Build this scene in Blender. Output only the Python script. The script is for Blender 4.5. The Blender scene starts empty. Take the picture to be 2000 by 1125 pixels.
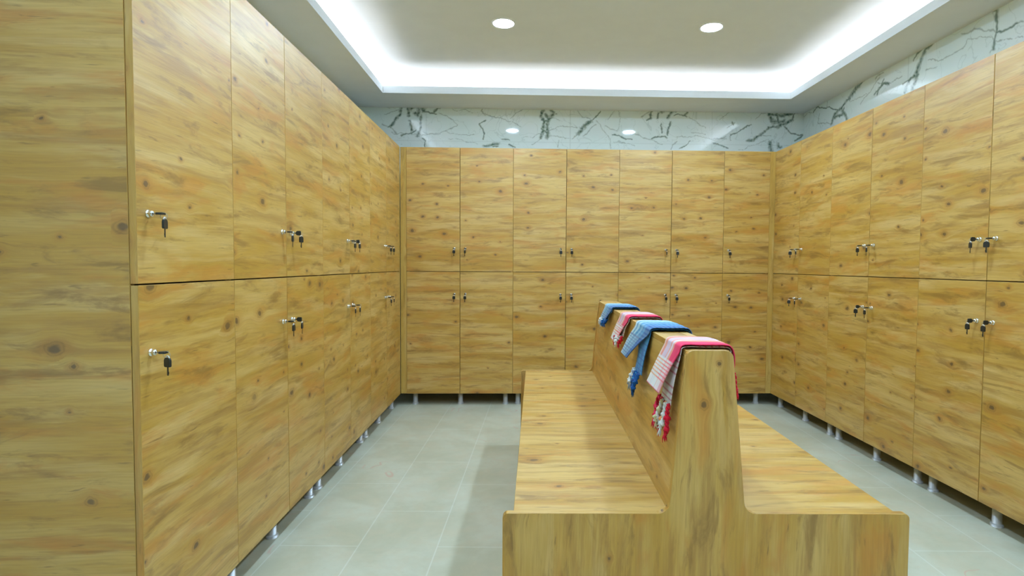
import bpy, bmesh, math, random
from mathutils import Vector, Matrix, noise as mnoise
C = bpy.context.scene.collection
PI = math.pi
# ---------------------------------------------------------------- camera
f, CXP, yaw, pit, rol = 1098.7, 1055.1, .0299, .0408, .0065
fw = Vector((math.sin(yaw)*math.cos(pit), math.cos(yaw)*math.cos(pit), -math.sin(pit)))
rt = Vector((math.cos(yaw), -math.sin(yaw), 0)); up = rt.cross(fw)
rt2 = rt*math.cos(rol) + up*math.sin(rol); up2 = -rt*math.sin(rol) + up*math.cos(rol)
cam = bpy.data.objects.new('camera', bpy.data.cameras.new('camera')); C.objects.link(cam)
M = Matrix((rt2, up2, -fw)).transposed().to_4x4(); M.translation = Vector((.924, -4.2587, 1.0709))
cam.matrix_world = M
cam.data.sensor_fit = 'HORIZONTAL'; cam.data.sensor_width = 36
cam.data.lens = 36*f/2000; cam.data.shift_x = -(CXP-1000)/2000
cam.data.clip_start = .02
bpy.context.scene.camera = cam
# ---------------------------------------------------------------- world and exposure
S = bpy.context.scene
S.view_settings.view_transform = 'Standard'; S.view_settings.look = 'None'
S.view_settings.gamma = 1; S.view_settings.use_curve_mapping = False
S.view_settings.exposure = 0.15
W = bpy.data.worlds.new('world'); S.world = W; W.use_nodes = True
W.node_tree.nodes['Background'].inputs[0].default_value = (.6, .65, .6, 1)
W.node_tree.nodes['Background'].inputs[1].default_value = .05
LED_STRENGTH = 37.0      # strip behind the lip of the soffit
LAMP_STRENGTH = 345.0    # discs of the recessed lights
LED_COLOR = (1.04, 1.0, 1.04); LAMP_COLOR = (.76, 1.02, 1.36)
# ---------------------------------------------------------------- helpers
def tag(o, label=None, cat=None, group=None, kind=None):
    if label: o['label'] = label
    if cat: o['category'] = cat
    if group: o['group'] = group
    if kind: o['kind'] = kind
    return o
def thing(name, loc=(0,0,0), rz=0, label=None, cat=None, group=None):
    o = bpy.data.objects.new(name, None); C.objects.link(o); o.empty_display_size = .05
    o.location = loc; o.rotation_euler = (0, 0, rz)
    return tag(o, label, cat, group)
def link(name, me, parent=None, loc=(0,0,0), rot=(0,0,0)):
    o = bpy.data.objects.new(name, me); C.objects.link(o)
    o.location = loc; o.rotation_euler = rot; o.parent = parent
    return o
def mesh(name, bm, mat, smooth=False):
    me = bpy.data.meshes.new(name); bm.to_mesh(me); bm.free()
    for m in (mat if isinstance(mat, (list, tuple)) else [mat]): me.materials.append(m)
    if smooth:
        for p in me.polygons: p.use_smooth = True
    return me
def obj(name, bm, mat, parent=None, loc=(0,0,0), rot=(0,0,0), smooth=False):
    return link(name, mesh(name, bm, mat, smooth), parent, loc, rot)
def box(bm, x0, x1, y0, y1, z0, z1, bev=0):
    r = bmesh.ops.create_cube(bm, size=1, matrix=Matrix.Translation(((x0+x1)/2, (y0+y1)/2, (z0+z1)/2)) @ Matrix.Diagonal((x1-x0, y1-y0, z1-z0, 1)))
    if bev:
        es = list({e for v in r['verts'] for e in v.link_edges})
        bmesh.ops.bevel(bm, geom=es, offset=bev, segments=2, affect='EDGES', profile=.5)
    return bm
def grain_uv(bm, grain):
    """u runs along the grain, v across it, both in metres"""
    uv = bm.loops.layers.uv.verify(); g = Vector(grain).normalized()
    for fc in bm.faces:
        n = fc.normal
        if abs(n.dot(g)) > .9:
            a = Vector((0,0,1)) if abs(n.z) < .5 else Vector((1,0,0))
            uu, vv = a, n.cross(a)
        else:
            uu = g; vv = n.cross(g)
        k = .37*abs(n.x) + .71*abs(n.y)
        for lp in fc.loops:
            p = lp.vert.co; lp[uv].uv = (p.dot(uu) + k, p.dot(vv) + k)
    return bm
def lathe(bm, prof, seg=20, mat=None):
    """profile of (radius, height) pairs turned about z; mat transforms it"""
    rings = []
    for r, z in prof:
        if r < 1e-6: rings.append([bm.verts.new((0, 0, z))])
        else: rings.append([bm.verts.new((r*math.cos(2*PI*i/seg), r*math.sin(2*PI*i/seg), z)) for i in range(seg)])
    for a, b in zip(rings, rings[1:]):
        for i in range(seg):
            j = (i+1) % seg
            if len(a) == 1 and len(b) == 1: continue
            if len(a) == 1: bm.faces.new((a[0], b[j], b[i]))
            elif len(b) == 1: bm.faces.new((a[i], a[j], b[0]))
            else: bm.faces.new((a[i], a[j], b[j], b[i]))
    vs = [v for r in rings for v in r]
    if mat is not None:
        for v in vs: v.co = mat @ v.co
    bmesh.ops.recalc_face_normals(bm, faces=list(bm.faces))
    return bm
def tube(bm, pts, rad, seg=8, closed=False):
    pts = [Vector(p) for p in pts]; n = len(pts); rings = []
    prev = None
    for i, p in enumerate(pts):
        a = pts[(i-1) % n] if (closed or i) else p; b = pts[(i+1) % n] if (closed or i < n-1) else p
        t = (b-a).normalized()
        r = rad[i] if isinstance(rad, (list, tuple)) else rad
        if prev is None:
            x = t.orthogonal().normalized()
        else:
            x = (prev - t*prev.dot(t)).normalized()
        prev = x; y = t.cross(x)
        rings.append([bm.verts.new(p + (x*math.cos(2*PI*k/seg) + y*math.sin(2*PI*k/seg))*r) for k in range(seg)])
    for i in range(n if closed else n-1):
        a, b = rings[i], rings[(i+1) % n]
        for k in range(seg):
            bm.faces.new((a[k], a[(k+1) % seg], b[(k+1) % seg], b[k]))
    if not closed:
        bm.faces.new(list(reversed(rings[0]))); bm.faces.new(rings[-1])
    return bm
def prism(bm, pts, y0, y1, bev=0):
    """closed outline of (x, z) points pushed from y0 to y1"""
    a = [bm.verts.new((x, y0, z)) for x, z in pts]; b = [bm.verts.new((x, y1, z)) for x, z in pts]
    n = len(pts)
    fa = bm.faces.new(a); fb = bm.faces.new(list(reversed(b)))
    for i in range(n): bm.faces.new((a[i], b[i], b[(i+1) % n], a[(i+1) % n]))
    bmesh.ops.recalc_face_normals(bm, faces=list(bm.faces))
    if bev:
        es = [e for fc in (fa, fb) for e in fc.edges]
        bmesh.ops.bevel(bm, geom=es, offset=bev, segments=2, affect='EDGES', profile=.5)
    return bm
def round_poly(pts, seg=6):
    """pts: (x, z, radius)"""
    out = []; n = len(pts)
    for i, (x, z, r) in enumerate(pts):
        p = Vector((x, z)); a = Vector(pts[i-1][:2]); b = Vector(pts[(i+1) % n][:2])
        if r <= 0: out.append((x, z)); continue
        da = (a-p).normalized(); db = (b-p).normalized(); ang = da.angle(db)
        d = r/math.tan(ang/2); p0 = p + da*d; p1 = p + db*d
        c = p + (da+db).normalized()*(r/math.sin(ang/2))
        a0 = math.atan2(p0.y-c.y, p0.x-c.x); a1 = math.atan2(p1.y-c.y, p1.x-c.x)
        dd = (a1-a0+PI) % (2*PI) - PI
        for k in range(seg+1):
            t = a0 + dd*k/seg; out.append((c.x + r*math.cos(t), c.y + r*math.sin(t)))
    return out
# ---------------------------------------------------------------- materials
class NT:
    def __init__(s, name):
        s.m = bpy.data.materials.new(name); s.m.use_nodes = True; s.t = s.m.node_tree; s.t.nodes.clear()
        s.out = s.t.nodes.new('ShaderNodeOutputMaterial'); s.b = s.t.nodes.new('ShaderNodeBsdfPrincipled')
        s.t.links.new(s.b.outputs[0], s.out.inputs[0])
    def n(s, kind, **kw):
        nd = s.t.nodes.new('ShaderNode'+kind)
        for k, v in kw.items(): setattr(nd, k, v)
        return nd
    def put(s, sock, v):
        if isinstance(v, bpy.types.NodeSocket): s.t.links.new(v, sock)
        elif v is not None: sock.default_value = v
    def math(s, op, a, b=None, c=None, clamp=False):
        nd = s.n('Math', operation=op, use_clamp=clamp)
        s.put(nd.inputs[0], a); s.put(nd.inputs[1], b)
        if c is not None: s.put(nd.inputs[2], c)
        return nd.outputs[0]
    def maprange(s, v, a, b, c=0., d=1., smooth=True):
        nd = s.n('MapRange', interpolation_type='SMOOTHSTEP' if smooth else 'LINEAR')
        s.put(nd.inputs['Value'], v)
        for k, x in zip(('From Min', 'From Max', 'To Min', 'To Max'), (a, b, c, d)): nd.inputs[k].default_value = x
        return nd.outputs['Result']
    def comb(s, x, y, z=0.):
        nd = s.n('CombineXYZ'); s.put(nd.inputs[0], x); s.put(nd.inputs[1], y); s.put(nd.inputs[2], z); return nd.outputs[0]
    def noise(s, vec, detail=3, dist=0., rough=.5, scale=1.):
        nd = s.n('TexNoise', noise_dimensions='3D'); s.put(nd.inputs['Vector'], vec)
        nd.inputs['Scale'].default_value = scale; nd.inputs['Detail'].default_value = detail
        nd.inputs['Distortion'].default_value = dist; nd.inputs['Roughness'].default_value = rough
        return nd.outputs['Fac']
    def mix(s, fac, a, b, mode='MIX'):
        nd = s.n('Mix', data_type='RGBA', blend_type=mode)
        s.put(nd.inputs[0], fac)
        for sock, v in ((nd.inputs[6], a), (nd.inputs[7], b)):
            s.put(sock, v if isinstance(v, bpy.types.NodeSocket) else (*v, 1))
        return nd.outputs[2]
    def base(s, col=None, rough=None, metal=None, spec=None):
        if col is not None: s.put(s.b.inputs['Base Color'], col if isinstance(col, bpy.types.NodeSocket) else (*col, 1))
        if rough is not None: s.put(s.b.inputs['Roughness'], rough)
        if metal is not None: s.b.inputs['Metallic'].default_value = metal
        if spec is not None: s.b.inputs['Specular IOR Level'].default_value = spec
        return s.m

def wood_material(name, light, mid, dark, streak, knotc, rough=.4, spec=.5, seed=0.):
    t = NT(name); uvn = t.n('UVMap'); sep = t.n('SeparateXYZ'); t.t.links.new(uvn.outputs[0], sep.inputs[0])
    rnd = t.n('ObjectInfo').outputs['Random']
    U = t.math('ADD', sep.outputs[0], t.math('MULTIPLY_ADD', rnd, 37.3, seed))
    V = t.math('ADD', sep.outputs[1], t.math('MULTIPLY_ADD', rnd, 91.7, seed*1.7))
    KX, KY = 5.0, 7.0
    wob = t.noise(t.comb(t.math('MULTIPLY', U, 30.), t.math('MULTIPLY', V, 60.), 3.), 3)
    wob2 = t.noise(t.comb(t.math('MULTIPLY', U, 34.), t.math('MULTIPLY', V, 48.), 8.), 3)
    kv = t.comb(t.math('MULTIPLY_ADD', wob2, .10, t.math('MULTIPLY', U, KX)), t.math('MULTIPLY_ADD', wob, .12, t.math('MULTIPLY', V, KY)), 0.)
    vor = t.n('TexVoronoi', voronoi_dimensions='2D', feature='F1'); t.put(vor.inputs['Vector'], kv); vor.inputs['Scale'].default_value = 1
    d = vor.outputs['Distance']
    cs = t.n('SeparateColor'); t.t.links.new(vor.outputs['Color'], cs.inputs[0])
    pp = t.n('SeparateXYZ'); t.t.links.new(vor.outputs['Position'], pp.inputs[0])
    has = t.maprange(cs.outputs[0], .40, .44)                       # only some cells carry a knot
    size = t.maprange(cs.outputs[1], 0., 1., .26, .98, False)
    dk = t.math('DIVIDE', d, size)
    core = t.math('MULTIPLY', t.maprange(dk, .105, .045), has)
    rim = t.math('MULTIPLY', t.maprange(t.math('ABSOLUTE', t.math('SUBTRACT', dk, .115)), .03, .0), has)
    halo = t.math('MULTIPLY', t.maprange(dk, .34, .08), has)
    fall = t.math('MULTIPLY', t.maprange(dk, .46, .0), has)
    dv = t.math('DIVIDE', t.math('SUBTRACT', t.math('MULTIPLY', V, KY), pp.outputs[1]), KY)
    V2 = t.math('SUBTRACT', V, t.math('MULTIPLY', t.math('MULTIPLY', dv, fall), .75))
    drift = t.noise(t.comb(t.math('MULTIPLY', U, 1.5), t.math('MULTIPLY', V, 2.), 5.), 2)
    V3 = t.math('MULTIPLY_ADD', drift, .035, V2)
    broad = t.noise(t.comb(t.math('MULTIPLY', U, 1.3), t.math('MULTIPLY', V3, 10.), 1.), 4, .3, .6)
    band = t.noise(t.comb(t.math('MULTIPLY', U, 2.2), t.math('MULTIPLY', V3, 27.), 2.), 5, .35, .65)
    fine = t.noise(t.comb(t.math('MULTIPLY', U, 7.), t.math('MULTIPLY', V3, 210.), 7.), 2, 0., .6)
    dks = t.noise(t.comb(t.math('MULTIPLY', U, 4.2), t.math('MULTIPLY', V3, 20.), 11.), 5, .6, .66)
    dash = t.noise(t.comb(t.math('MULTIPLY', U, 9.), t.math('MULTIPLY', V3, 75.), 21.), 3, .3, .6)
    warm = t.noise(t.comb(t.math('MULTIPLY', U, 3.0), t.math('MULTIPLY', V3, 12.), 15.), 4, .4, .6)
    pale = t.noise(t.comb(t.math('MULTIPLY', U, 2.0), t.math('MULTIPLY', V3, 16.), 31.), 4, .4, .6)
    c = t.mix(t.maprange(broad, .36, .62), light, mid)
    c = t.mix(t.math('MULTIPLY', t.maprange(pale, .50, .66), .55), c, [min(1, x*k) for x, k in zip(light, (1.08, 1.15, 1.6))])
    c = t.mix(t.math('MULTIPLY', t.maprange(band, .46, .66), .55), c, dark)
    c = t.mix(t.math('MULTIPLY', t.maprange(warm, .50, .68), .60), c, streak)
    c = t.mix(t.math('MULTIPLY', t.maprange(dks, .51, .70), .66), c, [x*.68 for x in dark])
    c = t.mix(t.math('MULTIPLY', t.maprange(dash, .64, .74), .60), c, [x*.45 for x in dark])
    c = t.mix(t.math('MULTIPLY', t.maprange(fine, .3, .75), .25), c, dark)
    c = t.mix(t.math('MULTIPLY', halo, .40), c, [x*.78 for x in streak])
    c = t.mix(t.math('MULTIPLY', rim, .35), c, [x*.5 for x in dark])
    c = t.mix(t.math('MULTIPLY', core, .80), c, knotc)
    bmp = t.n('Bump'); bmp.inputs['Strength'].default_value = .12; bmp.inputs['Distance'].default_value = .002
    t.put(bmp.inputs['Height'], fine); t.t.links.new(bmp.outputs[0], t.b.inputs['Normal'])
    return t.base(c, rough, 0, spec)
WL, WM, WD, WS, WK = (.635,.425,.115), (.525,.300,.036), (.330,.160,.020), (.56,.225,.016), (.10,.055,.020)
wood = wood_material('knotty_oak_laminate', WL, WM, WD, WS, WK, .42, .75)
for m_ in (wood,):
    b_ = m_.node_tree.nodes['Principled BSDF']; b_.inputs['Coat Weight'].default_value = .35; b_.inputs['Coat Roughness'].default_value = .5
wood_band = wood_material('edge_banding', (.60,.42,.12), (.56,.36,.075), (.46,.27,.05), (.55,.29,.04), (.4,.22,.05), .42, .5, 4.)

def plain(name, col, rough=.5, metal=0., spec=.5, nz=0., sc=20.):
    t = NT(name)
    if nz:
        tc = t.n('TexCoord'); a = t.noise(tc.outputs['Object'], 4, 0, .6, sc)
        c = t.mix(t.maprange(a, .3, .7), [x*(1-nz) for x in col], [min(1, x*(1+nz)) for x in col])
        return t.base(c, rough, metal, spec)
    return t.base(col, rough, metal, spec)
paint = plain('white_ceiling_paint', (.86,.93,.97), .75, 0, .2, .012, 6.)
chrome = plain('polished_nickel', (.80,.82,.80), .16, 1.)
alu = plain('brushed_aluminium', (.74,.80,.84), .36, .45, .5, .03, 60.)
black = plain('black_plastic', (.018,.022,.020), .35)
steel = plain('key_steel', (.45,.44,.38), .3, 1.)
dark_in = plain('cabinet_inside', (.22,.14,.06), .7, 0, .3, .05, 10.)
white_trim = plain('white_enamel', (.85,.87,.87), .35)
wallpaint = plain('pale_wall_plaster', (.66,.66,.60), .7, 0, .3, .03, 4.)
def emissive(name, col, strength):
    t = NT(name); t.base((.9,.9,.9), .5)
    t.b.inputs['Emission Color'].default_value = (*col, 1); t.b.inputs['Emission Strength'].default_value = strength
    return t.m
led_mat = emissive('led_strip_light', LED_COLOR, LED_STRENGTH)
lamp_mat = emissive('downlight_diffuser', LAMP_COLOR, LAMP_STRENGTH)

def floor_material():
    t = NT('glazed_stone_floor_tiles'); tc = t.n('TexCoord'); mp = t.n('Mapping')
    mp.inputs['Rotation'].default_value = (0, 0, PI/2 + .034)
    t.t.links.new(tc.outputs['Object'], mp.inputs[0])
    # the tile columns run away from the viewer
    mp.inputs['Location'].default_value = FLOOR_SHIFT
    br = t.n('TexBrick', offset=.5, offset_frequency=2)
    t.t.links.new(mp.outputs[0], br.inputs[0])
    br.inputs['Scale'].default_value = 1; br.inputs['Brick Width'].default_value = .61; br.inputs['Row Height'].default_value = .30
    br.inputs['Mortar Size'].default_value = .0028; br.inputs['Mortar Smooth'].default_value = .2
    br.inputs['Color1'].default_value = (0,0,0,1); br.inputs['Color2'].default_value = (1,1,1,1); br.inputs['Bias'].default_value = 0
    ob = tc.outputs['Object']
    tone = t.n('SeparateColor'); t.t.links.new(br.outputs['Color'], tone.inputs[0])
    big = t.noise(ob, 4, .4, .6, 3.2); mid_ = t.noise(ob, 4, .3, .6, 11.); sm = t.noise(ob, 3, 0, .6, 70.)
    c = t.mix(t.maprange(big, .35, .65), (.475,.490,.355), (.575,.605,.475))
    c = t.mix(t.math('MULTIPLY', t.maprange(mid_, .42, .66), .45), c, (.56,.525,.375))
    c = t.mix(t.math('MULTIPLY', t.maprange(sm, .55, .8), .12), c, (.68,.70,.57))
    c = t.mix(t.math('MULTIPLY', tone.outputs[0], .10), c, (.51,.51,.36))
    rv = t.noise(ob, 2, .5, .5, 2.3); rg = t.noise(ob, 1, 0, .5, 3.1)
    rm = t.math('MULTIPLY', t.maprange(t.math('ABSOLUTE', t.math('SUBTRACT', rv, .5)), .006, .001), t.maprange(rg, .62, .66))
    c = t.mix(t.math('MULTIPLY', rm, .5), c, (.60,.33,.25))            # a few reddish hairlines in the stone
    gr = t.noise(ob, 4, 0, .7, 38.)
    c = t.mix(t.math('MULTIPLY', t.maprange(gr, .5, .75), .30), c, (.45,.47,.34))
    c = t.mix(t.math('MULTIPLY', br.outputs['Fac'], .30), c, (.78,.84,.80))
    return t.base(c, .30, 0, .5)
FLOOR_SHIFT = (0, 0, 0)

def marble_material():
    t = NT('polished_veined_marble_tiles'); tc = t.n('TexCoord'); ob = tc.outputs['Object']
    at = t.n('Attribute', attribute_name='vein', attribute_type='GEOMETRY'); v = at.outputs['Fac']
    cl = t.noise(ob, 4, .6, .55, 2.6); hair = t.noise(ob, 3, 1.2, .5, 3.4)
    h = t.math('ABSOLUTE', t.math('SUBTRACT', hair, .5))
    hm = t.math('MULTIPLY', t.maprange(h, .009, .0), .24)
    c = t.mix(t.maprange(cl, .35, .7), (.82,.96,.93), (.88,.98,.97))
    c = t.mix(hm, c, (.30,.42,.38))
    spk = t.noise(ob, 3, 0, .6, 55.)
    vc = t.mix(t.maprange(spk, .40, .62), (.035,.115,.085), (.13,.21,.13))
    c = t.mix(v, c, vc)
    return t.base(c, .035, 0, .9)
marble = marble_material()

VEINS_BACK=[(1.6,[(-0.092,2.372),(-0.11,2.31),(-0.145,2.268),(-0.193,2.209)]),(1.4,[(-0.039,2.37),(-0.027,2.305)]),(1.9,[(-0.015,2.358),(0.021,2.38),(0.08,2.375),(0.092,2.342)]),(1.7,[(0.056,2.353),(0.044,2.306),(0.021,2.323)]),(1.3,[(-0.021,2.258),(-0.013,2.187)]),(1.3,[(0.074,2.307),(0.062,2.247),(0.056,2.188),(0.032,2.141)]),(0.7,[(-0.252,2.231),(-0.181,2.197),(-0.128,2.156)]),(1,[(-0.216,2.208),(-0.169,2.227),(-0.145,2.268)]),(1.0,[(-0.098,2.137),(-0.063,2.157),(-0.015,2.164),(0.02,2.188)]),(0.9,[(0.092,2.336),(0.127,2.343),(0.198,2.326)]),(1.1,[(0.175,2.343),(0.228,2.377)]),(1,[(0.073,2.12),(0.103,2.1),(0.097,2.053)]),(0.45,[(0.222,2.332),(0.317,2.281),(0.371,2.234),(0.27,2.174),(0.127,2.148),(0.079,2.177)]),(0.4,[(-0.24,2.308),(-0.145,2.345),(-0.092,2.372)]),(0.4,[(0.27,2.174),(0.412,2.152),(0.508,2.147)]),(0.4,[(-0.181,2.162),(-0.004,2.152),(0.127,2.148),(0.222,2.155)]),(0.7,[(0.585,2.379),(0.567,2.337),(0.603,2.314)]),(0.8,[(0.597,2.273),(0.546,2.242),(0.567,2.219),(0.585,2.19),(0.583,2.124)]),(0.4,[(0.603,2.326),(0.699,2.292),(0.782,2.281),(0.89,2.229)]),(0.45,[(0.806,2.293),(0.866,2.342),(0.943,2.388)]),(1.9,[(0.598,2.057),(0.651,2.072),(0.699,2.088)]),(1,[(0.663,2.054),(0.705,2.061)]),(0.8,[(0.735,2.12),(0.801,2.113)]),(0.8,[(0.795,2.07),(0.843,2.056)]),(1.9,[(1.087,2.386),(1.072,2.321),(1.094,2.274),(1.085,2.202),(1.065,2.131)]),(1.7,[(1.135,2.375),(1.165,2.346),(1.13,2.286),(1.124,2.215),(1.113,2.131)]),(1.2,[(1.072,2.285),(1.13,2.274),(1.111,2.333)]),(1.1,[(1.07,2.214),(1.125,2.179)]),(0.5,[(0.987,2.084),(1.059,2.121)]),(0.4,[(1.202,2.335),(1.106,2.321),(1.226,2.287)]),(0.35,[(1.13,2.203),(1.25,2.234),(1.371,2.23)]),(0.8,[(1.569,2.364),(1.491,2.285),(1.443,2.243)]),(2.1,[(1.491,2.279),(1.437,2.231),(1.371,2.176)]),(0.6,[(1.371,2.176),(1.324,2.128)]),(0.6,[(1.528,2.244),(1.468,2.202),(1.42,2.165)]),(0.5,[(1.37,2.361),(1.418,2.308),(1.479,2.303)]),(0.5,[(1.533,2.286),(1.601,2.197),(1.647,2.132),(1.651,2.061)]),(1,[(1.668,2.172),(1.71,2.161),(1.777,2.138)]),(0.4,[(1.612,2.239),(1.673,2.21),(1.855,2.177)]),(0.5,[(1.624,2.293),(1.683,2.383)]),(0.8,[(1.418,2.379),(1.514,2.375)]),(0.5,[(1.215,2.121),(1.21,2.055)]),(0.35,[(0.293,2.121),(0.389,2.11),(0.532,2.076)]),(0.35,[(1.711,2.115),(1.857,2.081)]),(0.3,[(0.341,2.358),(0.531,2.343)]),(0.3,[(0.915,2.129),(1.059,2.166),(1.324,2.134)]),(1.2,[(2.001,2.37),(1.983,2.352),(1.998,2.31),(1.965,2.298)]),(1.2,[(2.056,2.359),(2.054,2.311)]),(1.8,[(2.08,2.371),(2.104,2.383),(2.195,2.375)]),(1.4,[(2.165,2.372),(2.135,2.312)]),(1,[(2.069,2.263),(2.076,2.198)]),(1.1,[(2.16,2.277),(2.143,2.229),(2.134,2.169)]),(0.9,[(1.998,2.135),(2.034,2.161),(2.095,2.162),(2.126,2.145)]),(0.6,[(1.91,2.321),(1.952,2.357),(1.995,2.37)]),(0.8,[(2.19,2.337),(2.226,2.347),(2.293,2.332)]),(1.1,[(2.275,2.338),(2.317,2.38)]),(0.45,[(2.311,2.333),(2.386,2.28),(2.46,2.233)]),(0.7,[(2.164,2.055),(2.175,2.091),(2.211,2.122)]),(0.8,[(2.231,2.062),(2.291,2.093),(2.327,2.123)]),(0.45,[(2.217,2.158),(2.363,2.166),(2.522,2.15),(2.633,2.145)]),(0.45,[(1.864,2.177),(1.986,2.131),(2.084,2.096)]),(0.8,[(1.682,2.175),(1.755,2.14),(1.84,2.132)]),(0.5,[(1.683,2.109),(1.78,2.098)]),(1,[(2.679,2.284),(2.698,2.275)]),(0.6,[(2.631,2.245),(2.71,2.287)]),(0.8,[(2.675,2.178),(2.754,2.225),(2.841,2.272)]),(0.6,[(2.671,2.188),(2.672,2.134)]),(0.45,[(2.461,2.161),(2.535,2.138),(2.633,2.157)]),(0.9,[(2.523,2.114),(2.585,2.091),(2.647,2.073)]),(0.4,[(2.581,2.306),(2.653,2.373),(2.689,2.38)]),(1.9,[(2.82,2.133),(2.878,2.154),(2.933,2.185)]),(1.3,[(2.933,2.185),(2.975,2.228),(3.03,2.259),(3.085,2.247)]),(2.0,[(3.085,2.259),(3.146,2.296),(3.188,2.321)]),(1.0,[(3.188,2.321),(3.212,2.363),(3.254,2.382)]),(2.2,[(2.996,2.378),(3.003,2.336),(3.029,2.298)]),(1.7,[(3.029,2.298),(3.084,2.283),(3.121,2.314)]),(1.5,[(2.996,2.372),(3.058,2.343),(3.132,2.356),(3.193,2.363)]),(1.1,[(3.058,2.361),(3.078,2.277)]),(1.0,[(3.128,2.254),(3.179,2.207),(3.247,2.181),(3.284,2.19)]),(0.9,[(3.218,2.135),(3.26,2.165),(3.284,2.184)]),(2.3,[(3.017,2.126),(3.022,2.048)]),(1.3,[(3.076,2.115),(3.089,2.085),(3.111,2.085)]),(0.4,[(2.874,2.329),(2.972,2.366)]),(0.4,[(2.951,2.179),(3.013,2.18)]),(0.5,[(2.338,2.195),(2.461,2.185)]),(0.3,[(1.716,2.378),(1.729,2.294),(1.706,2.199)]),(0.3,[(3.001,2.156),(2.904,2.107),(2.745,2.056)])]
VEINS_RIGHT=[(2.0,[(0.061,2.181),(0.023,2.228),(-0.044,2.25)]),(1.8,[(-0.063,2.247),(-0.126,2.197),(-0.142,2.161)]),(1.2,[(0.023,2.211),(-0.084,2.21),(-0.101,2.242)]),(1.5,[(-0.053,2.255),(-0.099,2.28),(-0.172,2.3)]),(2.4,[(-0.172,2.302),(-0.232,2.334),(-0.274,2.361)]),(1.2,[(-0.274,2.359),(-0.349,2.382)]),(0.8,[(0.349,2.348),(0.271,2.355),(0.14,2.325),(0.056,2.285),(-0.025,2.247)]),(0.5,[(0.122,2.375),(0.141,2.331)]),(0.6,[(0.246,2.303),(0.276,2.231)]),(0.5,[(0.276,2.231),(0.071,2.183)]),(0.6,[(-0.307,2.216),(-0.411,2.279),(-0.51,2.334)]),(1.2,[(-0.521,2.265),(-0.557,2.281),(-0.617,2.267)]),(1.0,[(-0.492,2.231),(-0.521,2.26),(-0.564,2.307)]),(0.4,[(-0.191,2.274),(-0.379,2.269)]),(0.4,[(0.504,2.353),(0.361,2.345)]),(1.6,[(-0.783,2.17),(-0.808,2.223),(-0.855,2.245)]),(2.3,[(-0.846,2.16),(-0.87,2.231),(-0.888,2.271)]),(1.7,[(-0.888,2.271),(-0.918,2.324),(-0.949,2.354)]),(1.1,[(-0.949,2.354),(-1.016,2.384)]),(1.0,[(-0.845,2.328),(-0.877,2.362),(-0.948,2.381)]),(1.5,[(-0.883,2.374),(-0.935,2.382)]),(1,[(-0.752,2.218),(-0.822,2.238),(-0.89,2.234)]),(0.8,[(-0.455,2.234),(-0.512,2.258),(-0.56,2.273),(-0.599,2.266)]),(0.6,[(-0.493,2.31),(-0.608,2.258)]),(0.7,[(-0.466,2.344),(-0.547,2.358),(-0.563,2.363)]),(0.5,[(-0.599,2.271),(-0.749,2.271)]),(1.3,[(-1.412,2.387),(-1.444,2.359)]),(1.1,[(-1.439,2.365),(-1.447,2.309),(-1.453,2.26),(-1.447,2.209),(-1.434,2.172)]),(0.7,[(-1.454,2.256),(-1.405,2.283),(-1.305,2.325),(-1.231,2.334)]),(1.0,[(-1.454,2.256),(-1.518,2.241),(-1.578,2.249)]),(0.6,[(-1.578,2.249),(-1.611,2.25)]),(0.5,[(-1.124,2.254),(-1.235,2.251),(-1.265,2.296)]),(0.5,[(-0.955,2.239),(-1.042,2.227)]),(0.35,[(-1.265,2.296),(-1.368,2.264),(-1.456,2.213),(-1.606,2.172)]),(0.5,[(-1.411,2.165),(-1.438,2.189)]),(0.35,[(-0.965,2.289),(-1.089,2.254),(-1.202,2.254)])]
# ================================================================ the setting
XL, XR, YB, YF = -.454, 3.294, .50, -5.3        # the four walls
ZS, ZC = 2.3687, 2.5106                        # underside of the soffit, raised ceiling
CX0, CX1, CY0, CY1 = -.150, 2.988, -4.9, .098  # the coffer opening
PX, PY = 1.42, 0
FLOOR_SHIFT = (0, 0, 0)
def fshift():
    # put a tile corner at the crossing seen left of the bench
    a = PI/2 + .034; x, y = .602, -2.155
    rx = x*math.cos(a) - y*math.sin(a); ry = x*math.sin(a) + y*math.cos(a)
    return (-(rx % .61) + .61, -(ry % .30) + .30, 0)
FLOOR_SHIFT = fshift()
floor_mat = floor_material()
bm = bmesh.new(); box(bm, XL-.1, XR+.1, YF-.1, YB+.1, -.1, 0)
tag(obj('floor', bm, floor_mat), kind='structure')

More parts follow.
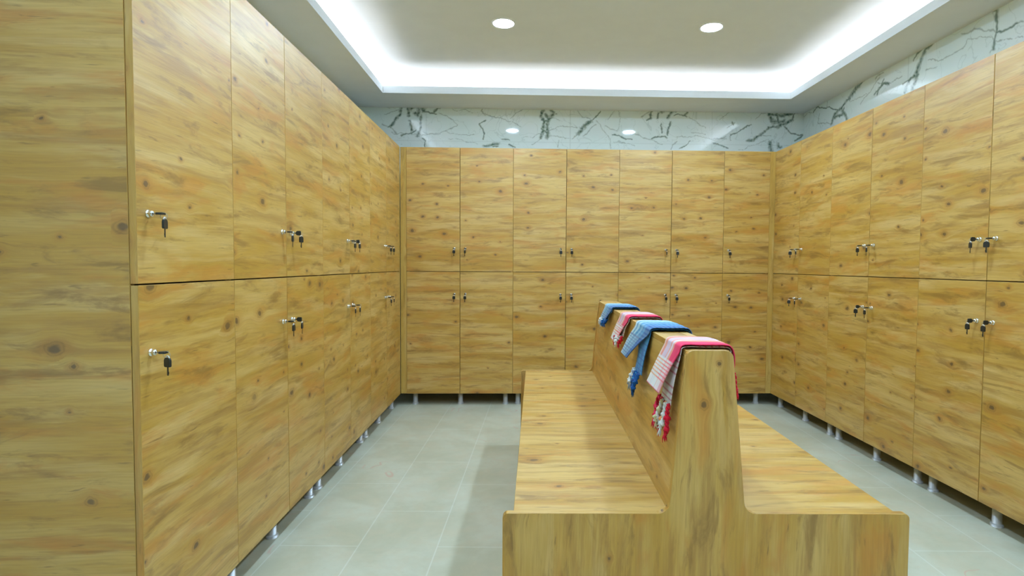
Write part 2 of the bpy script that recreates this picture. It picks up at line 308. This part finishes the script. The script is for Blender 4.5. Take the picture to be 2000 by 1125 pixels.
def seg_dist(px, pz, a, b):
    ax, az = a; bx, bz = b; dx, dz = bx-ax, bz-az; L = dx*dx+dz*dz or 1e-9
    s = max(0, min(1, ((px-ax)*dx + (pz-az)*dz)/L))
    return math.hypot(px-ax-s*dx, pz-az-s*dz)
def vein_wall(name, s0, s1, z0, z1, veins, place, step=.0045, joints=()):
    """front face of a marble wall, finely divided; the veins are inlaid as a mask on its points"""
    ns = int((s1-s0)/step); nz = int((z1-z0)/step)
    verts = []; mask = []
    segs = []
    for w, pl in veins:
        for a, b in zip(pl, pl[1:]): segs.append(((w*.0074 if w > 1 else w*.0062), a, b, w))
    grid = {}
    cs = .06
    for sg in segs:
        r = sg[0]*2.2+.03
        for i in range(int((min(sg[1][0], sg[2][0])-r)//cs), int((max(sg[1][0], sg[2][0])+r)//cs)+1):
            for j in range(int((min(sg[1][1], sg[2][1])-r)//cs), int((max(sg[1][1], sg[2][1])+r)//cs)+1):
                grid.setdefault((i, j), []).append(sg)
    for j in range(nz+1):
        z = z0 + (z1-z0)*j/nz
        for i in range(ns+1):
            s = s0 + (s1-s0)*i/ns
            verts.append(place(s, z))
            q = Vector((s*14, z*14, 1.7)); jit = mnoise.noise_vector(q)*.016 + mnoise.noise_vector(q*4.1)*.006
            s_, z_ = s + jit.x, z + jit.y
            m = 0.
            for r, a, b, w in grid.get((int(s_//cs), int(z_//cs)), ()):
                rr = r*(.55 + 1.0*abs(mnoise.noise(Vector((s*38, z*38, w)))) + .45)
                d = seg_dist(s_, z_, a, b)
                k = max(0, min(1, 1.25 - d/rr)) if d < rr*1.25 else 0
                k *= (.98 if w > 1.2 else .85 if w > .75 else .5)
                if w > 1.2: k *= .62 + .38*min(1, max(0, .5 + 1.6*mnoise.noise(Vector((s*60, z*60, 4.)))))
                m = max(m, k)
            for kind, pos in joints:
                dd = abs((s if kind == 's' else z) - pos)
                if dd < step*.75: m = max(m, .16)
            mask.append(m)
    faces = [(j*(ns+1)+i, j*(ns+1)+i+1, (j+1)*(ns+1)+i+1, (j+1)*(ns+1)+i) for j in range(nz) for i in range(ns)]
    me = bpy.data.meshes.new(name); me.from_pydata(verts, [], faces)
    at = me.attributes.new('vein', 'FLOAT', 'POINT'); at.data.foreach_set('value', mask)
    return me, len(verts)
def add_slab(me, cuts, mat):
    bm = bmesh.new(); bm.from_mesh(me)
    for c in cuts: box(bm, *c)
    bm.to_mesh(me); bm.free(); me.materials.append(mat)
    return me
# back wall and right wall show a marble band above the lockers
me, _ = vein_wall('wall_back', XL, XR, 1.80, ZS+.02, VEINS_BACK, lambda s, z: (s, YB, z), joints=(('z', 2.10), ('s', .11), ('s', 1.31), ('s', 2.51)))
add_slab(me, [(XL-.1, XR+.1, YB+.001, YB+.12, 0, ZC+.1), (XL, XR, YB-.0005, YB+.0015, 0, 1.80)], marble)
tag(link('wall_back', me), kind='structure')
me, _ = vein_wall('wall_right', -2.6, YB, 1.80, ZS+.02, VEINS_RIGHT, lambda s, z: (XR, s, z), joints=(('z', 2.10), ('s', .40), ('s', -.80), ('s', -2.0)))
me.flip_normals()
add_slab(me, [(XR+.001, XR+.12, YF-.1, YB+.1, 0, ZC+.1), (XR-.0005, XR+.0015, -2.6, YB, 0, 1.80), (XR-.0005, XR+.0015, YF, -2.6, 0, ZS)], marble)
tag(link('wall_right', me), kind='structure')
bm = bmesh.new(); box(bm, XL-.12, XL, YF-.1, YB+.1, 0, ZC+.1); tag(obj('wall_left', bm, marble), kind='structure')
bm = bmesh.new(); box(bm, XL-.1, XR+.1, YF-.12, YF, 0, ZC+.1); grain_uv(bm, (1, 0, 0)); tag(obj('wall_front', bm, wood), kind='structure')
# raised ceiling over the coffer
bm = bmesh.new(); box(bm, XL-.1, XR+.1, YF-.1, YB+.1, ZC, ZC+.12)
tag(obj('ceiling', bm, paint), kind='structure')
# the lowered border: a plasterboard shelf with an upturned lip, hollow behind the lip for the light strip
G = .155; T = .014; LIP = ZS + .0533
bm = bmesh.new()
def ring(bm, x0, x1, y0, y1, X0, X1, Y0, Y1, z0, z1):
    """flat ring between inner rectangle x0..y1 and outer rectangle X0..Y1"""
    box(bm, X0, x0, Y0, Y1, z0, z1); box(bm, x1, X1, Y0, Y1, z0, z1)
    box(bm, x0, x1, Y0, y0, z0, z1); box(bm, x0, x1, y1, Y1, z0, z1)
ring(bm, CX0, CX1, CY0, CY1, XL, XR, YF, YB, ZS, ZS+T)                                  # shelf
ring(bm, CX0, CX1, CY0, CY1, CX0-T, CX1+T, CY0-T, CY1+T, ZS+T-.001, LIP)               # lip
ring(bm, CX0-G, CX1+G, CY0-G, CY1+G, XL, XR, YF, YB, ZS+T-.001, ZC)                    # back of the cove
tag(obj('trim_1', bm, paint), kind='structure')
# light strip lying behind the lip
bm = bmesh.new(); q = .115; w = .002
ring(bm, CX0-q, CX1+q, CY0-q, CY1+q, CX0-q-2*w, CX1+q+2*w, CY0-q-2*w, CY1+q+2*w, ZS+T+.0005, ZS+T+.014)
tag(obj('led_strip', bm, led_mat), 'warm white light strip hidden behind the lip of the lowered ceiling border', 'light strip')

# ================================================================ recessed ceiling lights
def downlight(x, y, label):
    t = thing('downlight', (x, y, ZC), 0, label, 'ceiling light', 'round recessed ceiling lights')
    bm = bmesh.new(); lathe(bm, [(.0605, .010), (.0605, -.004), (.064, -.0055), (.070, -.004), (.072, .001), (.072, .01)], 40)
    link('trim_ring', mesh('trim_ring', bm, white_trim, True), t)
    bm = bmesh.new(); lathe(bm, [(0, -.0025), (.045, -.0024), (.0604, -.0015), (.0604, .008), (0, .008)], 40)
    link('diffuser', mesh('diffuser', bm, lamp_mat, True), t)
where = ['at the far end of the room', 'above the near end of the bench', 'above the viewer', 'at the room end behind the viewer']
for k, y in enumerate((-.84, -2.44, -4.04)):
    for x, side in ((.797, 'left'), (2.049, 'right')):
        downlight(x, y, 'round recessed ceiling light, %s of the pair %s' % (side, where[k]))

# ================================================================ lockers
ZB, ZM, ZT = .0905, 1.0182, 1.9449
DT = .018
mesh_cache = {}
def door_mesh(w, z0, z1):
    key = ('door', round(w, 3), z0, z1)
    if key not in mesh_cache:
        bm = bmesh.new(); box(bm, 0, w, 0, DT, z0, z1, .0010); grain_uv(bm, (1, 0, 0))
        mesh_cache[key] = mesh('locker_door', bm, wood)
    return mesh_cache[key]
# lock barrel: a small chrome rose with a domed knob and a slot, axis along -y
bm = bmesh.new(); TY = Matrix.Rotation(PI/2, 4, 'X')
lathe(bm, [(.0, -.0), (.0098, 0), (.0098, .0015), (.0088, .0028), (.0072, .0035), (.0072, .0080), (.0080, .0095), (.0068, .0125), (.0042, .0140), (0, .0145)], 20, TY)
box(bm, -.0008, .0008, -.0150, -.0140, -.0040, .0040)
lock_me = mesh('lock', bm, chrome, True)
# keys: one stands in the lock, its twin hangs from the ring
def key_head(bm, thick=.0055, w=.021, h=.024):
    o = [(-w/2, -h/2, .004), (w/2, -h/2, .004), (w/2, h/2, .008), (-w/2, h/2, .008)]
    prism(bm, round_poly(o, 4), -thick/2, thick/2, .0009)
bm = bmesh.new(); key_head(bm, .0055, .018, .020)
for v in bm.verts: v.co = Vector((v.co.x, v.co.z - .030, v.co.y))      # head lies flat, standing out of the door
box(bm, -.0022, .0022, -.021, -.014, -.0006, .0006)
inkey_flat = mesh('inserted_key', bm, black)
bm = bmesh.new(); key_head(bm, .0055, .018, .020)
for v in bm.verts: v.co = Vector((v.co.y, v.co.z - .030, v.co.x))
box(bm, -.0006, .0006, -.021, -.014, -.0022, .0022)
inkey_up = mesh('inserted_key', bm, black)
bm = bmesh.new(); tube(bm, [(0, -.039 + .0085*math.cos(2*PI*i/20), -.006 + .0085*math.sin(2*PI*i/20)) for i in range(20)], .0007, 6, True)
ring_me = mesh('key_ring', bm, steel, True)
bm = bmesh.new(); key_head(bm)
for v in bm.verts: v.co.z -= .027
box(bm, -.0022, .0022, -.0006, .0006, -.060, -.038); box(bm, -.0035, -.0020, -.0006, .0006, -.056, -.050)
spare_me = mesh('hanging_key', bm, black)
bm = bmesh.new(); tube(bm, [(.0055*math.cos(PI*i/10), 0, -.0165 + .0060*math.sin(PI*i/10)) for i in range(11)], .0014, 6)
eye_me = mesh('key_eye', bm, white_trim, True)
rk = random.Random(5)
def add_key(world, rz, label, flat, turn):
    t = thing('locker_key', world, rz, label, 'key', 'keys hanging in the locker doors')
    link('inserted_key', inkey_flat if flat else inkey_up, t)
    link('key_ring', ring_me, t)
    s = link('hanging_key', spare_me, t, (0, -.041, .002), (0, 0, turn))
    link('key_eye', eye_me, s)
LEG = None
def leg_mesh():
    bm = bmesh.new()
    lathe(bm, [(0, 0), (.0225, 0), (.0225, 0), (.023, .002), (.023, .002), (.023, .010), (.023, .010), (.0185, .0125), (.0185, .0125), (.0175, .013), (.0175, .013), (.0175, ZB-.001), (.0175, ZB-.001), (0, ZB-.001)], 24)
    return mesh('leg', bm, alu, True)
LEG = leg_mesh()
class Row:
    def __init__(s, name, rz, depth): s.name, s.rz, s.depth = name, rz, depth
def world_of(org, rz, p):
    c, s = math.cos(rz), math.sin(rz)
    return (org[0] + c*p[0] - s*p[1], org[1] + s*p[0] + c*p[1], p[2])
def cabinet(org, rz, depth, widths, handles, legs, where, door_words, key_words, filler=None, pair_gap=True):
    """org: lower left front corner seen from the room; local x to the right, y into the cabinet"""
    W_ = sum(widths); n = len(widths)
    two = 'four-door' if n == 2 else 'narrow two-door'
    t = thing('locker_cabinet', (org[0], org[1], 0), rz, '%s wood-grain locker cabinet %s' % (two, where), 'locker cabinet', 'wood-grain locker cabinets around the room')
    # side panels, top, bottom and back
    for sx in (0, 1):
        bm = bmesh.new(); a = 0 if sx == 0 else W_-DT
        box(bm, a+.0004, a+DT-.0004, DT+.0015, depth-.008, ZB, ZT, .0006); grain_uv(bm, (0, 1, 0)); obj('side_panel', bm, wood, t)
    bm = bmesh.new()
    box(bm, DT, W_-DT, DT+.0015, depth-.008, ZT-DT, ZT-.0004); grain_uv(bm, (1, 0, 0)); obj('top_panel', bm, wood, t)
    bm = bmesh.new()
    box(bm, DT, W_-DT, DT+.0015, depth-.008, ZB+.0004, ZB+DT); grain_uv(bm, (1, 0, 0)); obj('bottom_panel', bm, wood, t)
    bm = bmesh.new()
    box(bm, DT, W_-DT, depth-.016, depth-.009, ZB+DT, ZT-DT); box(bm, DT, W_-DT, DT+.03, depth-.016, ZM-.009, ZM+.009)
    if n == 2: box(bm, widths[0]-.009, widths[0]+.009, DT+.03, depth-.016, ZB+DT, ZT-DT)
    obj('inner_shelving', bm, dark_in, t)
    x = 0
    for i, w in enumerate(widths):
        gl = .0009 if i == 0 else .0016; gr = .0009 if i == n-1 else .0016
        for lv, (z0, z1) in enumerate(((ZB, ZM-.0028), (ZM+.0012, ZT-.0015))):
            d = link('door', door_mesh(w-gl-gr, z0, z1), t, (x+gl, 0, 0))
            hx = .041 if handles[i] == 'l' else w-.041
            hz = .848 if lv == 0 else 1.191
            link('lock', lock_me, d, (hx-gl, 0, hz))
            add_key(world_of(org, rz, (x+hx, 0, hz)), rz, 'black key pair, %s lock, %s' % (('lower', 'upper')[lv], key_words[i]), rk.random() < .7, rk.choice((0, .15, -.3, .5, 1.2, -.1)))
        x += w
    for lx in legs:
        link('leg', LEG, t, (lx, .055, 0)); link('leg', LEG, t, (lx, depth-.08, 0))
    if filler:
        a, b = filler
        bm = bmesh.new(); box(bm, a, b, .003, .020, ZB, ZT-.0015, .0006); grain_uv(bm, (0, 0, 1)); obj('filler_strip', bm, wood_band, t)
    return t
ord_ = ['first', 'second', 'third', 'fourth', 'fifth', 'sixth', 'seventh']
# back row: seven doors from left to right
x = .0451; W4 = .40; di = 0
bw = ['at the left end of the back row', 'second from the left in the back row', 'third from the left in the back row', 'at the right end of the back row']
for k in range(4):
    ws = [.40, .40] if k < 3 else [2.7975-.0451-2.4]
    hs = 'rl' if k < 3 else 'l'
    lg = [.055, .40, .745] if k < 3 else [.055, .30]
    if k == 1: lg = [.040, .40, .745]
    kw = ['%s column from left in back row' % ord_[di+j] for j in range(len(ws))]
    fl = (-.0445, -.0006) if k == 0 else (ws[0]+.0006, ws[0]+.042) if k == 3 else None
    cabinet((x, 0), 0, .50, ws, hs, lg, bw[k], None, kw, fl)
    x += sum(ws); di += len(ws)
# left row: from the near end to the corner (local x runs away from the viewer)
lw = ['nearest in the left row, its plain side showing', 'second nearest in the left row', 'third nearest in the left row', 'farthest in the left row, by the corner']
y = -2.883; di = 0
for k in range(4):
    ws = [.451] if k == 0 else [.40, .40]
    hs = 'l' if k == 0 else 'rl'
    lg = [.05, .40] if k == 0 else [.050, .365, .745]
    kw = ['%s nearest column in left row' % ord_[di+j] for j in range(len(ws))]
    cabinet((0, y), PI/2, .454, ws, hs, lg, lw[k], None, kw, (ws[0]+ws[1]+.0006, ws[0]+ws[1]+.034) if k == 3 else None)
    y += sum(ws); di += len(ws)
# right row: from the corner towards the viewer (local x runs towards the viewer)
rw = ['farthest in the right row, by the corner', 'in the middle of the right row', 'nearest in the right row']
y = .014; di = 0; DG = .0
for k in range(3):
    kw = ['%s column from the corner in right row' % ord_[di+j] for j in range(2)]
    lg = [(.065, .450, .765), (.062, .440, .765), (.070, .435, .745)][k]
    cabinet((2.8403, y), -PI/2, .454, [.40, .40], 'rl', lg, rw[k], None, kw)
    y -= .80; di += 2

# ================================================================ double bench
BX, BY, BR = 1.3875, -2.884, -.020
BL = 1.93; HW = .513; ZSEAT = .450; ZTOP = .862
bench = thing('bench', (BX, BY, 0), BR, 'long double-sided wooden bench with a shared central backrest, in the middle of the floor', 'bench')
def hb(z): return .0600 + (ZTOP-.02-z)*.0935
prof = [(-HW, .0, 0), (HW, .0, 0), (HW, ZSEAT, .014), (hb(ZSEAT), ZSEAT, .030), (hb(ZTOP), ZTOP, .022), (-hb(ZTOP), ZTOP, .022), (-hb(ZSEAT), ZSEAT, .030), (-HW, ZSEAT, .014)]
for y0 in (0, BL-.018):
    bm = bmesh.new(); prism(bm, round_poly(prof, 8), y0, y0+.018, .0012); grain_uv(bm, (0, 0, 1)); obj('end_panel', bm, wood, bench)
y0, y1 = .0182, BL-.0182
for s in (-1, 1):
    bm = bmesh.new(); xs = sorted((s*(HW-.027), s*.070)); box(bm, xs[0], xs[1], y0, y1, ZSEAT-.021, ZSEAT-.003, .0012)
    grain_uv(bm, (1, 0, 0)); obj('seat', bm, wood, bench)
    bm = bmesh.new(); xs = sorted((s*(HW-.045), s*(HW-.063))); box(bm, xs[0], xs[1], y0, y1, .02, ZSEAT-.0215, .001)
    grain_uv(bm, (0, 1, 0)); obj('front_board', bm, wood, bench)
    i = .004; zt = ZTOP-.020; zb_ = ZSEAT-.0025
    pts = [(s*(hb(zb_)-i), zb_), (s*(hb(zt)-i), zt), (s*(hb(zt)-i-.016), zt), (s*(hb(zb_)-i-.016), zb_)]
    bm = bmesh.new(); prism(bm, pts, y0, y1, .0006); grain_uv(bm, (0, 1, 0)); obj('backrest_board', bm, wood, bench)
bm = bmesh.new(); a = hb(ZTOP)-.003
box(bm, -a, a-.028, y0, y1, ZTOP-.0195, ZTOP-.003, .0012); grain_uv(bm, (0, 1, 0)); obj('top_rail', bm, wood, bench)
bm = bmesh.new()
box(bm, a-.0265, a, y0, y1, ZTOP-.0195, ZTOP-.003, .0012); grain_uv(bm, (0, 1, 0)); obj('top_rail', bm, wood, bench)

# ================================================================ towels over the backrest
def cloth_mat(name):
    t = NT(name); at = t.n('Attribute', attribute_name='dye', attribute_type='GEOMETRY')
    tc = t.n('TexCoord'); w = t.noise(tc.outputs['Object'], 2, 0, .6, 420.)
    c = t.mix(t.math('MULTIPLY', t.maprange(w, .3, .7), .14), at.outputs['Color'], (.25,.25,.25))
    bmp = t.n('Bump'); bmp.inputs['Strength'].default_value = .25; bmp.inputs['Distance'].default_value = .001
    t.put(bmp.inputs['Height'], w); t.t.links.new(bmp.outputs[0], t.b.inputs['Normal'])
    t.b.inputs['Sheen Weight'].default_value = .15
    return t.base(at.outputs['Color'], .85, 0, .15)
cloth = cloth_mat('woven_cotton')
PINK = (.80, .035, .12); CORAL = (.78, .30, .20); WHITE = (.74, .78, .74); LILAC = (.66, .50, .58); RED = (.62, .008, .03); ORANGE = (.78, .33, .12)
BLUE = (.006, .085, .30); SKY = (.028, .23, .45); PALE = (.36, .56, .60); GREY = (.30, .36, .42); YEL = (.66, .62, .34)
def lerp(a, b, k): return tuple(x+(y-x)*k for x, y in zip(a, b))
def bands(stops, t):
    for a, b, c in stops:
        if a <= t < b: return c
    return stops[-1][2]
def sheet(name, rows, parent, col, nu=46, nv=110, thick=.0022):
    """rows: list of (x, y_near, y_far, z) stations down the cloth; dye colour from col(t across, s along)"""
    P = [Vector((r[0], 0, r[3])) for r in rows]
    L = [0]
    for a, b in zip(P, P[1:]): L.append(L[-1] + (b-a).length)
    tot = L[-1]; verts = []; cols = []
    for j in range(nv+1):
        d = tot*j/nv; k = 0
        while k < len(L)-2 and L[k+1] < d: k += 1
        q = (d-L[k])/max(1e-9, L[k+1]-L[k])
        # smooth corner blending with a Catmull-Rom through the stations
        r0, r1, r2, r3 = rows[max(0, k-1)], rows[k], rows[k+1], rows[min(len(rows)-1, k+2)]
        def cr(i): return .5*((2*r1[i]) + (-r0[i]+r2[i])*q + (2*r0[i]-5*r1[i]+4*r2[i]-r3[i])*q*q + (-r0[i]+3*r1[i]-3*r2[i]+r3[i])*q**3)
        X = r1[0]+(r2[0]-r1[0])*q if (r2[0]-r1[0] and abs(r1[3]-r2[3]) < .012) else cr(0); Z = cr(3); ya, yb = cr(1), cr(2)
        for i in range(nu+1):
            t = i/nu
            wv = .0016*math.sin(t*9 + j*.05) + .0022*mnoise.noise(Vector((t*4, d*14, len(name))))
            yy = ya + (yb-ya)*t
            out = Vector((-1 if X < 0 else 1, 0, .6)).normalized() if abs(Z-ZTOP) > .02 else Vector((0, 0, 1))
            edge = .0018*math.sin(PI*t)
            p = Vector((X, yy + .0025*mnoise.noise(Vector((t*3, d*20, 9.))), Z)) + out*(abs(wv)+edge)
            verts.append(p); cols.append((*col(t, d), 1))
    faces = [(j*(nu+1)+i, j*(nu+1)+i+1, (j+1)*(nu+1)+i+1, (j+1)*(nu+1)+i) for j in range(nv) for i in range(nu)]
    me = bpy.data.meshes.new(name); me.from_pydata(verts, [], faces)
    at = me.color_attributes.new('dye', 'FLOAT_COLOR', 'POINT')
    at.data.foreach_set('color', [c for q in cols for c in q])
    me.materials.append(cloth)
    for p in me.polygons: p.use_smooth = True
    o = link(name, me, parent)
    so = o.modifiers.new('thickness', 'SOLIDIFY'); so.thickness = thick; so.offset = -1
    return o, tot
def tassel(parent, top, length, lean, cols, knots=2, rad=.0035, label=None, seed=0):
    """a twisted, knotted fringe cord: two strands wound round each other, knots, a loose brush at the end"""
    bm = bmesh.new(); r = random.Random(seed); top = Vector(top); ends = top + Vector((lean[0], lean[1], -length))
    n = 26; lay = []
    for st in (0, 1):
        pts = []; rad_ = []
        for i in range(n+1):
            q = i/n; p = top.lerp(ends, q); a = q*length*260 + st*PI
            am = rad*.6
            pts.append(p + Vector((math.cos(a)*am, math.sin(a)*am, 0)) + Vector((.002*math.sin(q*5+seed), .003*math.sin(q*4+seed*2), 0)))
            kn = max([math.exp(-((q-kq)/.035)**2) for kq in ([.45, .8] if knots == 2 else [.78])])
            rad_.append(rad*(.75 + 1.1*kn))
        b0 = len(bm.faces); tube(bm, pts, rad_, 7); lay.append((b0, len(bm.faces), cols[st % len(cols)]))
    for k in range(7):
        a = ends + Vector((0, 0, .004)); e = ends + Vector((r.uniform(-.006, .006), r.uniform(-.008, .008), -r.uniform(.012, .022)))
        b0 = len(bm.faces); tube(bm, [a, a.lerp(e, .5) + Vector((r.uniform(-.002, .002), r.uniform(-.002, .002), 0)), e], [.0016, .0018, .0007], 5); lay.append((b0, len(bm.faces), cols[k % len(cols)]))
    me = bpy.data.meshes.new('tassel'); bm.faces.ensure_lookup_table()
    dye = [None]*len(bm.faces)
    for a, b, c in lay:
        for i in range(a, b): dye[i] = c
    bm.to_mesh(me); bm.free()
    at = me.color_attributes.new('dye', 'FLOAT_COLOR', 'CORNER')
    for p in me.polygons:
        p.use_smooth = True
        for li in p.loop_indices: at.data[li].color = (*dye[p.index], 1)
    me.materials.append(cloth)
    return link('tassel', me, parent)
def pink_dye(near_pink=.28, flap=.165):
    def col(t, d):
        # lengthwise bands from the near edge to the far edge
        c = bands([(0, near_pink, PINK), (near_pink, near_pink+.09, CORAL), (near_pink+.09, .50, lerp(LILAC, WHITE, .3)), (.50, .56, CORAL), (.56, .82, LILAC), (.82, .93, CORAL), (.93, 1.1, (.78,.52,.42))], t)
        if d < flap*.60:                       # plain white end with crossing stripes
            c = lerp(WHITE, c, .18)
            if t < .14: c = lerp(PINK, WHITE, .45)
            if .34 < t < .37 or .70 < t < .73: c = lerp(CORAL, WHITE, .4)
            if d > flap*.24 and (d*1000) % 8.5 < 3.2: c = ORANGE if t > .5 else lerp(PINK, ORANGE, .3)
            if d < .004: c = (.66,.12,.22)
        return c
    return col
def blue_dye(flap=.12):
    def col(t, d):
        c = bands([(0, .22, BLUE), (.22, .32, SKY), (.32, .42, lerp(BLUE, SKY, .5)), (.42, .56, lerp(SKY, PALE, .4)), (.56, .66, SKY), (.66, .82, PALE), (.82, .88, SKY), (.88, 1.1, lerp(PALE, WHITE, .4))], t)
        if d < flap*.62:
            c = lerp(c, PALE, .45 if t > .22 else .1)
            if (d*1000) % 9 < 3.5: c = lerp(BLUE, GREY, .5) if t > .22 else BLUE
        else:
            c = lerp(c, PALE, .28*abs(math.sin(d*230)))
        return c
    return col
def under_dye(a, b, stripe):
    def col(t, d):
        c = lerp(a, b, .5+.5*math.sin(t*14))
        if (d*1000) % 16 < 3: c = stripe
        return c
    return col
def towel(kind, y0, w, label, flap, slant, stand, under, right, taper=0., seed=1, cord=.045):
    """y0: near edge on the top rail (bench frame). flap: how far the folded end hangs; slant: how far it swings away from the viewer;
    under: the longer lower layer with its fringe"""
    t = thing('towel', world_of((BX, BY), BR, (0, y0+w/2, ZTOP))[:2] + (ZTOP,), BR, label, 'towel', 'folded striped towels over the bench backrest')
    zo = 0; off = -y0-w/2
    def R(x, ya, yb, z): return (x, ya+off, yb+off, z-ZTOP)
    h = hb(ZTOP); T0 = ZTOP + .006
    def xs(z, e): return hb(z)+e
    zl = ZTOP - flap
    rows = [R(-xs(zl, stand), y0+slant+taper*.5, y0+w+slant-taper*.5, zl), R(-xs(zl, stand)*.5-xs(T0, .0)*.5-.004, y0+slant*.5+taper*.2, y0+w+slant*.5-taper*.2, ZTOP-flap*.5),
            R(-xs(ZTOP, .011), y0+slant*.06, y0+w, ZTOP-.014), R(-xs(ZTOP, .001), y0, y0+w, T0+.001), R(-.02, y0-.004, y0+w+.006, T0+.003), R(.02, y0-.006, y0+w+.004, T0+.003), R(xs(ZTOP, -.002), y0-.004, y0+w-.01, T0),
            R(xs(ZTOP, .010), y0-.002, y0+w-.012, ZTOP-.016), R(xs(ZTOP-right, .008), y0+.006, y0+w-.02, ZTOP-right)]
    dye = pink_dye(flap=flap*1.15) if kind == 'pink' else blue_dye(flap*1.15)
    def col_top(tt, d): return dye(tt, d)
    sheet('upper_layer', rows, t, col_top)
    # lower layer
    ul, usl, uw = under
    zu = ZTOP-ul
    rows = [R(-xs(zu, .012), y0+usl, y0+usl+uw, zu), R(-xs(ZTOP-ul*.5, .009), y0+usl*.5, y0+usl*.5+uw*1.05, ZTOP-ul*.5), R(-xs(ZTOP, .0045), y0+.003, y0+w*.92, ZTOP-.016), R(-xs(ZTOP, -.004), y0+.003, y0+w*.92, ZTOP+.0015), R(0, y0+.002, y0+w*.9, ZTOP+.0025),
            R(xs(ZTOP, -.004), y0+.003, y0+w*.88, ZTOP+.0015), R(xs(ZTOP, .0045), y0+.003, y0+w*.88, ZTOP-.016), R(xs(ZTOP-right*1.25, .005), y0+.01, y0+w*.8, ZTOP-right*1.25)]
    ud = under_dye(WHITE, lerp(WHITE, LILAC, .5), (.55,.16,.22)) if kind == 'pink' else under_dye(lerp(BLUE, SKY, .3), SKY, BLUE)
    sheet('lower_layer', rows, t, ud, 40, 90, .0016)
    r = random.Random(seed)
    def F(x, y, z): return (x, y+off, z-ZTOP)
    n = 7
    for i in range(n):
        q = i/(n-1); yy = y0+usl+uw*q
        if kind == 'pink': cc = [(RED, RED), (WHITE, WHITE), (RED, ORANGE), (WHITE, YEL), (WHITE, RED), (RED, RED), (RED, PINK)][i]
        else: cc = [(BLUE, BLUE), (BLUE, (.02,.08,.3)), (BLUE, SKY), (BLUE, BLUE), (WHITE, GREY), (WHITE, PALE), (WHITE, WHITE)][i]
        tassel(t, F(-xs(zu, .014 + .012*r.random()), yy, zu+.004), cord + .4*cord*r.random(), (r.uniform(-.018, -.010), usl*.12 + r.uniform(-.006, .012)), cc, 2, .0048, None, seed*10+i)
    zr = ZTOP-right*1.25
    for i in range(3):
        q = i/2; yy = y0+.015+(w*.7)*q
        cc = (RED, RED) if kind == 'pink' else (BLUE, SKY)
        tassel(t, F(xs(zr, .010), yy, zr+.004), .045 + .015*r.random(), (.010, r.uniform(-.006, .006)), cc, 1, .0042, None, seed*20+i)
    return t
towel('pink', .028, .155, 'pink and white striped towel with red knotted fringe on the near backrest end', .122, .030, .042, (.150, .015, .105), .055, .0, 1, .060)
towel('blue', .405, .240, 'blue and pale striped towel with a dark blue fringe, nearer blue one', .118, .135, .038, (.150, .030, .120), .030, .11, 2, .040)
towel('pink', .815, .200, 'pink and white striped towel between the two blue towels', .108, .075, .032, (.080, .050, .12), .030, .05, 3, .026)
towel('blue', 1.300, .235, 'blue and white striped towel on the far end of the backrest', .095, .075, .030, (.060, .060, .13), .030, .06, 4, .020)
